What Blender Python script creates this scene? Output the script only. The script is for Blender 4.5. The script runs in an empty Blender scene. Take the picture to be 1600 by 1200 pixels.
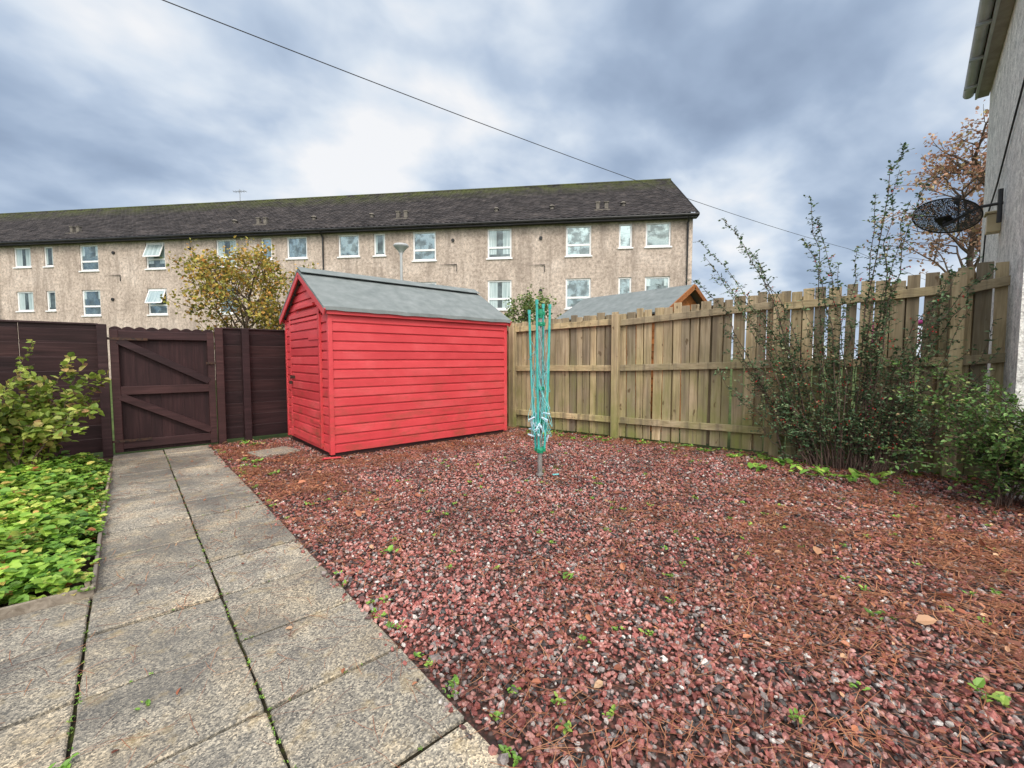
import bpy, math, numpy as np, random
from mathutils import Vector, Matrix
rng=np.random.default_rng(7); random.seed(7)
scene=bpy.context.scene
COL=scene.collection
def U(a,b): return float(rng.uniform(a,b))
def nrm(v):
    v=np.asarray(v,float); return v/max(1e-9,np.linalg.norm(v))
# ------------------------------------------------------------------ materials
def new_mat(name):
    m=bpy.data.materials.new(name); m.use_nodes=True
    nt=m.node_tree; nt.nodes.clear()
    out=nt.nodes.new("ShaderNodeOutputMaterial")
    return m,nt,out
class NT:
    def __init__(s,nt): s.nt=nt
    def n(s,t,**kw):
        nd=s.nt.nodes.new(t)
        for k,v in kw.items(): setattr(nd,k,v)
        return nd
    def l(s,a,b): s.nt.links.new(a,b)
    def coord(s,which="Object",scale=(1,1,1),rnd=False):
        tc=s.n("ShaderNodeTexCoord"); mp=s.n("ShaderNodeMapping")
        mp.inputs["Scale"].default_value=scale
        s.l(tc.outputs[which],mp.inputs["Vector"])
        if rnd:
            at=s.n("ShaderNodeAttribute",attribute_name="rnd")
            mu=s.n("ShaderNodeMath",operation="MULTIPLY"); mu.inputs[1].default_value=37.0
            s.l(at.outputs["Fac"],mu.inputs[0])
            cb=s.n("ShaderNodeCombineXYZ")
            for i in range(3): s.l(mu.outputs[0],cb.inputs[i])
            s.l(cb.outputs[0],mp.inputs["Location"])
        return mp.outputs[0]
    def noise(s,vec,scale,detail=4,rough=.55,dist=0):
        t=s.n("ShaderNodeTexNoise"); t.inputs["Scale"].default_value=scale
        t.inputs["Detail"].default_value=min(detail,5); t.inputs["Roughness"].default_value=rough
        t.inputs["Distortion"].default_value=dist
        s.l(vec,t.inputs["Vector"]); return t.outputs["Fac"]
    def ramp(s,fac,stops,interp="LINEAR"):
        r=s.n("ShaderNodeValToRGB"); cr=r.color_ramp; cr.interpolation=interp
        while len(cr.elements)<len(stops): cr.elements.new(.5)
        for e,(p,c) in zip(cr.elements,stops):
            e.position=p
            e.color=(c,c,c,1) if isinstance(c,(int,float)) else (*c,1)
        s.l(fac,r.inputs[0]); return r.outputs[0]
    def mix(s,f,a,b,mode="MIX"):
        m=s.n("ShaderNodeMix",data_type="RGBA",blend_type=mode)
        for inp,v in ((m.inputs[0],f),(m.inputs[6],a),(m.inputs[7],b)):
            if isinstance(v,(int,float)): inp.default_value=v
            elif isinstance(v,tuple): inp.default_value=(*v,1)
            else: s.l(v,inp)
        return m.outputs[2]
    def math(s,op,a,b=0.0,clamp=False):
        m=s.n("ShaderNodeMath",operation=op,use_clamp=clamp)
        for inp,v in ((m.inputs[0],a),(m.inputs[1],b)):
            if isinstance(v,(int,float)): inp.default_value=v
            else: s.l(v,inp)
        return m.outputs[0]
    def attr(s): return s.n("ShaderNodeAttribute",attribute_name="rnd").outputs["Fac"]
    def bump(s,h,strength=.4,dist=.01):
        b=s.n("ShaderNodeBump"); b.inputs["Strength"].default_value=strength
        b.inputs["Distance"].default_value=dist; s.l(h,b.inputs["Height"]); return b.outputs[0]
    def bsdf(s,out,col,rough=.7,spec=.4,bump=None,metal=0):
        p=s.n("ShaderNodeBsdfPrincipled")
        if isinstance(col,tuple): p.inputs["Base Color"].default_value=(*col,1)
        else: s.l(col,p.inputs["Base Color"])
        if isinstance(rough,(int,float)): p.inputs["Roughness"].default_value=rough
        else: s.l(rough,p.inputs["Roughness"])
        p.inputs["Specular IOR Level"].default_value=spec
        p.inputs["Metallic"].default_value=metal
        if bump is not None: s.l(bump,p.inputs["Normal"])
        if out is not None: s.l(p.outputs[0],out.inputs[0])
        return p

def mat_wood(name,c1,c2,c3,axis=2,green=None,gz=(0,.9),rough=.75,gs=1.0,bumpd=.006,gmax=.8,dk=.5,var=(.66,1.25)):
    m,nt,out=new_mat(name); N=NT(nt)
    sc=[28*gs]*3; sc[axis]=1.6*gs
    v=N.coord("Object",tuple(sc),rnd=True)
    g=N.noise(v,1.0,5,.65,.6)
    base=N.ramp(g,[(.28,c1),(.5,c2),(.75,c3)])
    v2=N.coord("Object",(1,1,1),rnd=True)
    b=N.noise(v2,2.2,4)
    base=N.mix(N.ramp(b,[(.38,0.0),(.72,.6)]),base,tuple(x*dk for x in c2))
    at=N.attr()
    a,z=var
    base=N.mix(1.0,base,N.ramp(at,[(0,(a,a*1.01,a*1.06)),(.5,(1,.97,.94)),(1,(z,z*.96,z*.86))]),"MULTIPLY")
    if green:
        tc=N.n("ShaderNodeTexCoord"); sp=N.n("ShaderNodeSeparateXYZ"); N.l(tc.outputs["Object"],sp.inputs[0])
        mr=N.n("ShaderNodeMapRange"); mr.inputs[1].default_value=gz[0]; mr.inputs[2].default_value=gz[1]
        mr.inputs[3].default_value=gmax; mr.inputs[4].default_value=.08
        N.l(sp.outputs[2],mr.inputs[0])
        nz=N.noise(N.coord("Object",(1.6,1.6,.9)),2.0,5)
        f=N.math("MULTIPLY",mr.outputs[0],N.ramp(nz,[(.36,0.0),(.64,.95)]))
        base=N.mix(f,base,green)
        kn=N.noise(N.coord("Object",(9,9,5),rnd=True),1.3,2)
        base=N.mix(N.ramp(kn,[(.68,0.0),(.73,.75)]),base,(.09,.05,.02))
        st=N.noise(N.coord("Object",(14,14,.7),rnd=True),1.0,3)
        base=N.mix(N.ramp(st,[(.50,0.0),(.66,.65)]),base,(.14,.115,.08))
    bp=N.bump(g,.5,bumpd)
    N.bsdf(out,base,rough,.3,bp); return m

def mat_noise(name,stops,scale=6,rough=.7,spec=.4,bs=40,bd=.004,bstr=.4,metal=0,detail=5):
    m,nt,out=new_mat(name); N=NT(nt); v=N.coord()
    c=N.ramp(N.noise(v,scale,detail,.6),stops)
    bp=N.bump(N.noise(v,bs,3),bstr,bd)
    N.bsdf(out,c,rough,spec,bp,metal); return m

def mat_leaf(name,stops,trans=.3,rough=.45,spec=.4):
    m,nt,out=new_mat(name); N=NT(nt)
    c=N.ramp(N.attr(),stops)
    c=N.mix(1.0,c,N.ramp(N.noise(N.coord(),3.0,1),[(.3,.7),(.7,1.25)]),"MULTIPLY")
    p=N.bsdf(None,c,rough,spec)
    if trans<=0:
        N.l(p.outputs[0],out.inputs[0]); return m
    t=N.n("ShaderNodeBsdfTranslucent"); N.l(c,t.inputs[0])
    mx=N.n("ShaderNodeMixShader"); mx.inputs[0].default_value=trans
    N.l(p.outputs[0],mx.inputs[1]); N.l(t.outputs[0],mx.inputs[2]); N.l(mx.outputs[0],out.inputs[0])
    return m

def mat_redpaint(name,grime=1.0):
    m,nt,out=new_mat(name); N=NT(nt)
    v=N.coord("Object",(1,1,1),rnd=True)
    c=N.ramp(N.noise(v,1.3,5,.6,.3),[(.3,(.54,.045,.055)),(.55,(.63,.068,.078)),(.78,(.70,.11,.12))])
    c=N.mix(1.0,c,N.ramp(N.attr(),[(0,.88),(1,1.08)]),"MULTIPLY")
    gr=N.noise(N.coord("Object",(3,3,70),rnd=True),1.4,4,.7)
    c=N.mix(N.ramp(gr,[(.5,0.0),(.75,.3)]),c,(.40,.045,.045))
    chips=N.noise(N.coord("Object",(3,3,14)),3.0,5,.75)
    c=N.mix(N.ramp(chips,[(.68,0.0),(.73,.6)]),c,(.66,.38,.34))
    tc=N.n("ShaderNodeTexCoord"); sp=N.n("ShaderNodeSeparateXYZ"); N.l(tc.outputs["Object"],sp.inputs[0])
    mr=N.n("ShaderNodeMapRange"); mr.inputs[1].default_value=0; mr.inputs[2].default_value=1.3
    mr.inputs[3].default_value=.75*grime; mr.inputs[4].default_value=.02
    N.l(sp.outputs[2],mr.inputs[0])
    nz=N.noise(N.coord("Object",(2,2,5)),1.6,5,.7)
    f=N.math("MULTIPLY",mr.outputs[0],N.ramp(nz,[(.48,0.0),(.72,1.0)]))
    c=N.mix(f,c,(.17,.075,.035))
    bp=N.bump(gr,.2,.003)
    N.bsdf(out,c,.5,.35,bp); return m

def mat_concrete_slab():
    m,nt,out=new_mat("exposed_aggregate_slab"); N=NT(nt)
    vr=N.coord("Object",(1,1,1),rnd=True); v=N.coord()
    big=N.noise(vr,2.6,5,.65,.4)
    c=N.ramp(big,[(.3,(.205,.195,.175)),(.5,(.315,.295,.25)),(.68,(.42,.365,.275))])
    c=N.mix(1.0,c,N.ramp(N.attr(),[(0,.78),(1,1.12)]),"MULTIPLY")
    vo=N.n("ShaderNodeTexVoronoi"); vo.inputs["Scale"].default_value=175; N.l(v,vo.inputs["Vector"])
    rgb=N.n("ShaderNodeSeparateColor"); N.l(vo.outputs["Color"],rgb.inputs[0])
    c=N.mix(.9,c,N.ramp(rgb.outputs[0],[(0,(.24,.24,.25)),(.35,(.70,.69,.68)),(.7,(1.14,1.09,1.02)),(.95,(1.8,1.7,1.55))]),"MULTIPLY")
    wet=N.noise(v,1.3,5,.65,.5)
    c=N.mix(N.ramp(wet,[(.44,0.0),(.58,.55)]),c,(.095,.092,.084))
    lich=N.noise(v,9,5,.65)
    c=N.mix(N.ramp(lich,[(.56,0.0),(.70,.5)]),c,(.40,.30,.15))
    bp=N.bump(vo.outputs["Distance"],.6,.003)
    N.bsdf(out,c,N.ramp(wet,[(.4,.85),(.62,.45)]),.4,bp); return m

def mat_gravel_base():
    m,nt,out=new_mat("red_gravel_bed"); N=NT(nt); v=N.coord()
    vo=N.n("ShaderNodeTexVoronoi"); vo.inputs["Scale"].default_value=55; N.l(v,vo.inputs["Vector"])
    rgb=N.n("ShaderNodeSeparateColor"); N.l(vo.outputs["Color"],rgb.inputs[0])
    c=N.ramp(rgb.outputs[0],[(0,(.03,.02,.02)),(.3,(.14,.048,.038)),(.6,(.22,.085,.065)),(.85,(.10,.075,.068)),(1,(.27,.16,.14))])
    c=N.mix(N.ramp(vo.outputs["Distance"],[(.3,0.0),(.65,.9)]),c,(.025,.015,.01))
    bp=N.bump(vo.outputs["Distance"],-.8,.02)
    N.bsdf(out,c,.7,.4,bp); return m

def mat_stone():
    m,nt,out=new_mat("crushed_red_stone"); N=NT(nt)
    c=N.ramp(N.attr(),[(0,(.035,.03,.029)),(.16,(.085,.068,.064)),(.24,(.19,.053,.043)),(.43,(.32,.10,.085)),(.62,(.41,.165,.14)),(.78,(.51,.275,.24)),(.85,(.15,.135,.13)),(.95,(.38,.32,.30)),(1,(.70,.65,.60))])
    v=N.coord("Object",(1,1,1))
    c=N.mix(1.0,c,N.ramp(N.noise(v,95,2,.7),[(.32,.6),(.68,1.35)]),"MULTIPLY")
    c=N.mix(1.0,c,N.ramp(N.noise(v,1.3,4,.6),[(.32,.6),(.62,1.12)]),"MULTIPLY")
    N.bsdf(out,c,.48,.42); return m

def mat_render(name,stops,stain,sa=.5):
    m,nt,out=new_mat(name); N=NT(nt); v=N.coord()
    c=N.ramp(N.noise(v,.55,5,.7,.3),stops)
    c=N.mix(1.0,c,N.ramp(N.noise(v,7,5,.8),[(.34,.5),(.5,1.0),(.66,1.35)]),"MULTIPLY")
    c=N.mix(.6,c,N.ramp(N.noise(v,45,3,.7),[(.35,.5),(.65,1.5)]),"MULTIPLY")
    st=N.noise(N.coord("Object",(1.8,1.8,.22)),1.1,5,.75)
    c=N.mix(N.ramp(st,[(.47,0.0),(.66,sa)]),c,stain)
    bp=N.bump(N.noise(v,60,2),.6,.01)
    N.bsdf(out,c,.9,.2,bp); return m

def mat_tile():
    m,nt,out=new_mat("dark_roof_tiles"); N=NT(nt); v=N.coord()
    c=N.ramp(N.noise(v,1.6,5,.7),[(.3,(.018,.016,.017)),(.55,(.042,.037,.037)),(.75,(.08,.068,.063))])
    c=N.mix(1.0,c,N.ramp(N.attr(),[(0,.6),(1,1.7)]),"MULTIPLY")
    sp=N.n("ShaderNodeSeparateXYZ"); tc=N.n("ShaderNodeTexCoord"); N.l(tc.outputs["Object"],sp.inputs[0])
    mr=N.n("ShaderNodeMapRange"); mr.inputs[1].default_value=10.8; mr.inputs[2].default_value=12.3
    N.l(sp.outputs[2],mr.inputs[0])
    nz=N.ramp(N.noise(v,1.2,5,.7),[(.36,0.0),(.62,.9)])
    c=N.mix(N.math("MULTIPLY",mr.outputs[0],nz),c,(.08,.095,.025))
    N.bsdf(out,c,.85,.25,N.bump(N.noise(v,20,3),.4,.01)); return m

def mat_glass():
    m,nt,out=new_mat("window_glass"); N=NT(nt)
    oi=N.n("ShaderNodeObjectInfo")
    tc=N.n("ShaderNodeTexCoord"); sp=N.n("ShaderNodeSeparateXYZ"); N.l(tc.outputs["Object"],sp.inputs[0])
    ax=N.math("ABSOLUTE",sp.outputs[0])
    cur=N.math("GREATER_THAN",ax,N.math("ADD",N.math("MULTIPLY",oi.outputs["Random"],.5),.1))
    lo=N.math("GREATER_THAN",sp.outputs[2],N.math("MULTIPLY",oi.outputs["Random"],1.6))
    cur=N.math("MULTIPLY",cur,lo)
    fold=N.noise(N.coord("Object",(22,1,.6)),1.0,2)
    cc=N.ramp(fold,[(.3,(.22,.30,.30)),(.7,(.56,.64,.63))])
    mp=N.coord("Object"); 
    add=N.n("ShaderNodeVectorMath",operation="ADD"); N.l(mp,add.inputs[0])
    cb=N.n("ShaderNodeCombineXYZ"); N.l(N.math("MULTIPLY",oi.outputs["Random"],50),cb.inputs[0]); N.l(cb.outputs[0],add.inputs[1])
    dk=N.ramp(N.noise(add.outputs[0],2.5,5,.7),[(.4,(.01,.015,.015)),(.7,(.10,.13,.12))])
    c=N.mix(cur,dk,cc)
    p=N.bsdf(None,c,.3,.6)
    g=N.n("ShaderNodeBsdfGlossy"); g.inputs[0].default_value=(.66,.84,.84,1); g.inputs["Roughness"].default_value=.03
    nz=N.noise(add.outputs[0],2.4,3); bp=N.bump(nz,.2,.06); N.l(bp,g.inputs["Normal"])
    mx=N.n("ShaderNodeMixShader")
    fr=N.ramp(oi.outputs["Random"],[(0,.10),(.45,.28),(1,.5)])
    fr2=N.math("MULTIPLY",fr,N.ramp(nz,[(.42,.35),(.56,1.0)]))
    N.l(fr2,mx.inputs[0])
    N.l(p.outputs[0],mx.inputs[1]); N.l(g.outputs[0],mx.inputs[2]); N.l(mx.outputs[0],out.inputs[0]); return m

def mat_mesh_dish():
    m,nt,out=new_mat("perforated_dish"); N=NT(nt)
    p=N.bsdf(None,(.05,.058,.068),.45,.5)
    ck=N.n("ShaderNodeTexVoronoi"); ck.inputs["Scale"].default_value=120; N.l(N.coord("Object"),ck.inputs["Vector"])
    hole=N.math("LESS_THAN",ck.outputs["Distance"],.36)
    t=N.n("ShaderNodeBsdfTransparent"); mx=N.n("ShaderNodeMixShader"); N.l(hole,mx.inputs[0])
    N.l(p.outputs[0],mx.inputs[1]); N.l(t.outputs[0],mx.inputs[2]); N.l(mx.outputs[0],out.inputs[0]); return m

M={}
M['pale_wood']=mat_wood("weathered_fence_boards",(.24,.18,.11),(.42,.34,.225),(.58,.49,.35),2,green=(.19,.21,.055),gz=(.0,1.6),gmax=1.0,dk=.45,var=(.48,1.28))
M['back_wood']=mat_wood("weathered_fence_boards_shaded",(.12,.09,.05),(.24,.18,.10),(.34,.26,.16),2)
M['pale_rail']=mat_wood("weathered_fence_rail",(.26,.20,.12),(.44,.36,.23),(.60,.50,.34),1,green=(.22,.24,.07),gz=(0,1.5))
M['dark_wood']=mat_wood("dark_stained_fence",(.016,.008,.009),(.034,.016,.018),(.065,.034,.036),0,bumpd=.005,rough=.6)
M['dark_gate']=mat_wood("dark_stained_gate",(.018,.007,.008),(.032,.013,.015),(.058,.027,.028),2,bumpd=.005,rough=.6)
M['gate_bar']=mat_wood("dark_stained_gate_bar",(.024,.010,.011),(.043,.019,.021),(.078,.038,.040),0,bumpd=.005,rough=.55)
M['grey_wood']=mat_wood("grey_edging_timber",(.15,.12,.09),(.30,.26,.21),(.46,.41,.34),1,rough=.85)
M['red']=mat_redpaint("faded_red_paint")
M['red2']=mat_redpaint("faded_red_paint_grimy",1.35)
M['felt']=mat_noise("mineral_roof_felt",[(.25,(.155,.18,.18)),(.5,(.20,.225,.225)),(.75,(.25,.275,.275))],7.0,.95,.15,bs=220,bd=.003,bstr=.6)
M['orange']=mat_wood("orange_trim",(.32,.11,.03),(.46,.18,.06),(.55,.24,.09),1)
M['slab']=mat_concrete_slab(); M['gbase']=mat_gravel_base(); M['stone']=mat_stone()
M['moss']=mat_noise("mossy_joint_soil",[(.35,(.014,.012,.009)),(.55,(.028,.024,.015)),(.66,(.06,.08,.016))],7,.95,.1,bs=80,bd=.01)
M['soil']=mat_noise("dark_soil",[(.3,(.03,.02,.014)),(.7,(.09,.06,.04))],12,.95,.1,bs=60,bd=.02)
M['grass']=mat_noise("grass_ground",[(.3,(.04,.06,.02)),(.7,(.1,.14,.04))],2,.95,.1)
M['facade']=mat_render("pebbledash_render",[(.3,(.36,.295,.245)),(.5,(.50,.415,.35)),(.7,(.62,.53,.46))],(.23,.185,.155),.6)
M['house']=mat_render("pale_roughcast",[(.3,(.66,.64,.60)),(.7,(.82,.80,.75))],(.52,.50,.47))
M['tile']=mat_tile(); M['glass']=mat_glass(); M['dish']=mat_mesh_dish()
M['upvc']=mat_noise("white_window_frame",[(.3,(.78,.79,.79)),(.7,(.85,.85,.85))],3,.4,.5,bstr=.05)
M['sill']=mat_noise("concrete_sill",[(.3,(.24,.22,.20)),(.7,(.40,.37,.33))],5,.9,.2)
M['vent']=mat_noise("concrete_roof_vent",[(.3,(.10,.09,.08)),(.7,(.22,.20,.17))],5,.9,.2)
M['black']=mat_noise("dark_gutter_plastic",[(.3,(.012,.012,.013)),(.7,(.035,.034,.034))],4,.5,.4)
M['greypl']=mat_noise("grey_gutter_plastic",[(.3,(.34,.36,.37)),(.7,(.50,.52,.53))],3,.5,.4)
M['metal']=mat_noise("weathered_galvanised_metal",[(.3,(.22,.22,.21)),(.7,(.42,.42,.40))],30,.4,.5,metal=.5)
M['iron']=mat_noise("rusty_black_iron",[(.35,(.02,.015,.014)),(.7,(.09,.04,.02))],40,.7,.4)
M['teal']=mat_noise("green_plastic_coated_tube",[(.3,(.03,.35,.31)),(.7,(.08,.47,.42))],20,.4,.5)
M['cord']=mat_noise("turquoise_cord",[(.3,(.10,.46,.47)),(.7,(.28,.70,.72))],30,.5,.4)
M['hub']=mat_noise("dark_green_plastic_hub",[(.3,(.008,.2,.10)),(.7,(.02,.28,.15))],20,.4,.5)
M['peg']=mat_noise("pale_peg_plastic",[(.3,(.35,.6,.75)),(.7,(.8,.85,.9))],60,.5,.4)
M['pink']=mat_noise("pink_painted_tube",[(.3,(.7,.05,.3)),(.7,(.8,.1,.4))],10,.5,.4)
M['bark']=mat_noise("grey_brown_bark",[(.3,(.07,.05,.035)),(.7,(.18,.13,.1))],20,.9,.2,bs=60,bd=.01)
M['stem']=mat_noise("dark_stem_bark",[(.3,(.06,.04,.032)),(.7,(.15,.10,.08))],20,.8,.3)
M['cream']=mat_noise("cream_plastic",[(.3,(.50,.40,.22)),(.7,(.6,.5,.3))],8,.5,.4)
M['coto']=mat_leaf("small_dark_leaves",[(0,(.04,.085,.04)),(.5,(.09,.165,.075)),(.82,(.17,.27,.13)),(.95,(.31,.34,.18)),(1,(.38,.22,.12))],.25)
M['coto2']=mat_leaf("small_green_leaves",[(0,(.045,.11,.025)),(.5,(.11,.22,.055)),(.9,(.21,.35,.09)),(1,(.35,.35,.13))],.25)
M['cover']=mat_leaf("ground_cover_leaves",[(0,(.08,.18,.03)),(.35,(.19,.37,.05)),(.70,(.36,.52,.08)),(.88,(.58,.57,.15)),(.95,(.55,.34,.1)),(1,(.38,.12,.05))],.3)
M['weed']=mat_leaf("weed_leaves",[(0,(.08,.19,.03)),(.6,(.22,.42,.06)),(1,(.38,.5,.1))],.25)
M['shrub']=mat_leaf("yellow_green_shrub_leaves",[(0,(.11,.18,.03)),(.4,(.26,.36,.06)),(.75,(.44,.50,.11)),(.92,(.52,.43,.15)),(1,(.32,.15,.08))],.35)
M['autumn']=mat_leaf("yellowing_tree_leaves",[(0,(.15,.17,.04)),(.35,(.36,.34,.07)),(.7,(.58,.42,.09)),(1,(.58,.27,.07))],.35)
M['rust']=mat_leaf("rusty_pink_tree_leaves",[(0,(.32,.16,.10)),(.4,(.54,.29,.19)),(.7,(.60,.40,.28)),(1,(.44,.38,.17))],.35)
M['bushgreen']=mat_leaf("mid_green_bush_leaves",[(0,(.06,.11,.03)),(.6,(.18,.27,.07)),(1,(.32,.36,.12))],.25)
M['dead']=mat_leaf("fallen_brown_leaves",[(0,(.13,.042,.025)),(.4,(.30,.10,.05)),(.8,(.42,.18,.09)),(1,(.52,.36,.22))],.0,rough=.5)
M['needle']=mat_leaf("fallen_pine_needles",[(0,(.15,.052,.03)),(.6,(.33,.125,.06)),(1,(.46,.23,.12))],.0,rough=.6)
M['berry']=mat_noise("red_berries",[(.3,(.45,.01,.02)),(.7,(.6,.03,.03))],30,.3,.5)

# ------------------------------------------------------------------ geometry helpers
class MB:
    def __init__(s): s.V=[];s.F=[];s.R=[];s.o=0
    def add(s,v,f,r=None):
        v=np.asarray(v,float)
        if r is None: r=U(0,1)
        s.V.append(v); s.R.append(np.full(len(v),r))
        s.F.extend([tuple(i+s.o for i in q) for q in f]); s.o+=len(v)
    def obox(s,c,h,ax=None,r=None):
        c=np.asarray(c,float)
        if ax is None: ax=np.eye(3)
        ax=np.asarray(ax,float)
        sg=[(-1,-1,-1),(1,-1,-1),(1,1,-1),(-1,1,-1),(-1,-1,1),(1,-1,1),(1,1,1),(-1,1,1)]
        v=[c+ax[0]*h[0]*a+ax[1]*h[1]*b+ax[2]*h[2]*d for a,b,d in sg]
        s.add(v,[(0,3,2,1),(4,5,6,7),(0,1,5,4),(1,2,6,5),(2,3,7,6),(3,0,4,7)],r)
    def box(s,a,b,r=None):
        a=np.array(a,float);b=np.array(b,float); s.obox((a+b)/2,(b-a)/2,None,r)
    def beam(s,p,q,w,t,up=(0,0,1),r=None):
        p=np.array(p,float);q=np.array(q,float);d=q-p;L=np.linalg.norm(d);d/=L
        n=np.array(up,float); n=n-d*np.dot(n,d); n=nrm(n); m=np.cross(d,n)
        s.obox((p+q)/2,(L/2,w/2,t/2),(d,m,n),r)
    def tube(s,P,R,k=6,r=None,cap=True):
        P=np.asarray(P,float); n=len(P)
        if isinstance(R,(int,float)): R=[R]*n
        V=[];T=np.gradient(P,axis=0)
        ref=np.array([0,0,1.]) if abs(nrm(T[0])[2])<.9 else np.array([1.,0,0])
        for i in range(n):
            t=nrm(T[i]); a=nrm(np.cross(t,ref)); b=np.cross(t,a)
            for j in range(k):
                an=2*math.pi*j/k; V.append(P[i]+R[i]*(a*math.cos(an)+b*math.sin(an)))
        F=[]
        for i in range(n-1):
            for j in range(k):
                F.append((i*k+j,i*k+(j+1)%k,(i+1)*k+(j+1)%k,(i+1)*k+j))
        if cap and k>3: F.append(tuple(range(k))); F.append(tuple((n-1)*k+j for j in range(k-1,-1,-1)))
        s.add(V,F,r)
    def make(s,name,mat,parent=None,bevel=0,smooth=False):
        if not s.V: return None
        me=bpy.data.meshes.new(name); V=np.concatenate(s.V)
        me.from_pydata(V.tolist(),[],s.F); me.update()
        a=me.attributes.new("rnd","FLOAT","POINT"); a.data.foreach_set("value",np.concatenate(s.R).astype(np.float32))
        if smooth: me.polygons.foreach_set("use_smooth",[True]*len(me.polygons))
        me.materials.append(mat)
        return reg(name,me,parent,bevel)
PINV={}
def reg(name,me,parent=None,bevel=0):
    ob=bpy.data.objects.new(name,me); COL.objects.link(ob)
    if parent is not None:
        ob.parent=parent; ob.matrix_parent_inverse=PINV[parent.name]
    if bevel:
        b=ob.modifiers.new("bevel","BEVEL"); b.width=bevel; b.segments=1; b.limit_method='ANGLE'
    return ob
def thing(name,label,cat,loc=(0,0,0),rotz=0,local=False,group=None):
    e=bpy.data.objects.new(name,None); e.empty_display_size=.2; COL.objects.link(e)
    e.location=loc; e.rotation_euler=(0,0,rotz)
    e["label"]=label; e["category"]=cat
    if group: e["group"]=group
    mw=Matrix.Translation(loc)@Matrix.Rotation(rotz,4,'Z')
    PINV[e.name]=Matrix.Identity(4) if local else mw.inverted()
    return e
def tag(ob,label,cat,kind=None,group=None):
    ob["label"]=label; ob["category"]=cat
    if kind: ob["kind"]=kind
    if group: ob["group"]=group
    return ob
def np_mesh(name,V,F,R,mat,parent=None,smooth=False):
    F=np.asarray(F); nf,k=F.shape
    me=bpy.data.meshes.new(name)
    me.vertices.add(len(V)); me.vertices.foreach_set("co",np.ascontiguousarray(V,dtype=np.float32).ravel())
    me.loops.add(nf*k); me.loops.foreach_set("vertex_index",F.ravel().astype(np.int32))
    me.polygons.add(nf); me.polygons.foreach_set("loop_start",(np.arange(nf)*k).astype(np.int32))
    me.update(calc_edges=True); me.validate()
    a=me.attributes.new("rnd","FLOAT","POINT"); a.data.foreach_set("value",np.asarray(R,dtype=np.float32))
    me.polygons.foreach_set("use_smooth",[smooth]*len(me.polygons))
    me.materials.append(mat)
    return reg(name,me,parent)
TPL=np.array([(0,0,0),(.28,.42,.10),(.68,.36,.08),(1,0,-.08),(.68,-.36,.08),(.28,-.42,.10)])
def leaves(name,O,D,Nn,size,mat,parent=None,width=1.0,rnd=None):
    O=np.asarray(O,float);D=np.asarray(D,float);Nn=np.asarray(Nn,float);n=len(O)
    D=D/(np.linalg.norm(D,axis=1,keepdims=True)+1e-9)
    S=np.cross(D,Nn);S/=np.linalg.norm(S,axis=1,keepdims=True)+1e-9
    N2=np.cross(S,D); size=np.broadcast_to(size,(n,))
    V=O[:,None,:]+size[:,None,None]*(TPL[None,:,0:1]*D[:,None]+TPL[None,:,1:2]*width*S[:,None]+TPL[None,:,2:3]*N2[:,None])
    base=(np.arange(n)*6)[:,None]
    F=np.concatenate([base+np.array([[0,1,2,3]]),base+np.array([[0,3,4,5]])])
    if rnd is None: rnd=rng.random(n)
    return np_mesh(name,V.reshape(-1,3),F,np.repeat(rnd,6),mat,parent)
def rvec(n):
    v=rng.normal(size=(n,3)); return v/np.linalg.norm(v,axis=1,keepdims=True)

# ------------------------------------------------------------------ ground
def sheet(name,pts,z,mat,label,cat):
    b=MB(); b.add([(x,y,z) for x,y in pts],[tuple(range(len(pts)))],.5)
    return tag(b.make(name,mat),label,cat,"structure")
sheet("ground",[(-600,-600),(600,-600),(600,600),(-600,600)],-.03,M['grass'],"flat grassy ground around the gardens","ground")
FX=lambda y:5.47+(3.86-y)*.25
sheet("gravel_base",[(.80,-1.5),(6.75,-1.5),(FX(7.27),7.27),(.80,7.27)],-.008,M['gbase'],"dark earth and red chippings under the gravel","ground")
sheet("soil_bed",[(-4,3.0),(-.18,3.0),(-.18,7.27),(-4,7.27)],-.004,M['soil'],"dark soil of the planted border beside the path","soil")
sheet("path_bedding",[(-4,-1.5),(.80,-1.5),(.80,7.3),(-.18,7.3),(-.18,2.99),(-4,2.99)],-.002,M['moss'],"mossy soil in the joints between paving slabs","path")
b=MB(); S=.49
PS=.475
ys=[1.135+PS*k for k in range(-5,13)]
for ci in range(-6,1):
    x0=.31+ci*S
    for y in ys:
        y1=min(y+PS,7.26)
        if ci<-1 and y>2.7: continue
        if y1-y<.05: continue
        if ci<-1 and y1>2.99: y1=2.985
        t=U(-.004,.004); t2=U(-.004,.004); r=U(0,1)
        gx=.004+U(0,.002);gy=.007+U(0,.003)
        zt=.014+t
        nsub=5
        top=[]
        def edge(a,c):
            for k in range(nsub):
                f=k/nsub; top.append((a[0]+(c[0]-a[0])*f+U(-.0022,.0022),a[1]+(c[1]-a[1])*f+U(-.0022,.0022)))
        c4=[(x0+gx,y+gy),(x0+S-gx,y+gy),(x0+S-gx,y1-gy),(x0+gx,y1-gy)]
        for k in range(4): edge(c4[k],c4[(k+1)%4])
        q=len(top); v=[(a,c,-.03) for a,c in top]+[(a,c,zt+t2*((a-x0)/S)) for a,c in top]
        b.add(v,[tuple(range(q,2*q))]+[(k,(k+1)%q,q+(k+1)%q,q+k) for k in range(q)],r)
tag(b.make("path",M['slab'],bevel=.005),"garden path of square exposed aggregate slabs, mossy joints","path","structure")
b=MB(); b.obox((1.35,6.1,.012),(.24,.2,.02),((.97,.2,0),(-.2,.97,0),(0,0,1)),.2)
tag(b.make("paving_slab",M['slab'],bevel=.006),"small mossy concrete slab lying by the shed door","slab")

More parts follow.
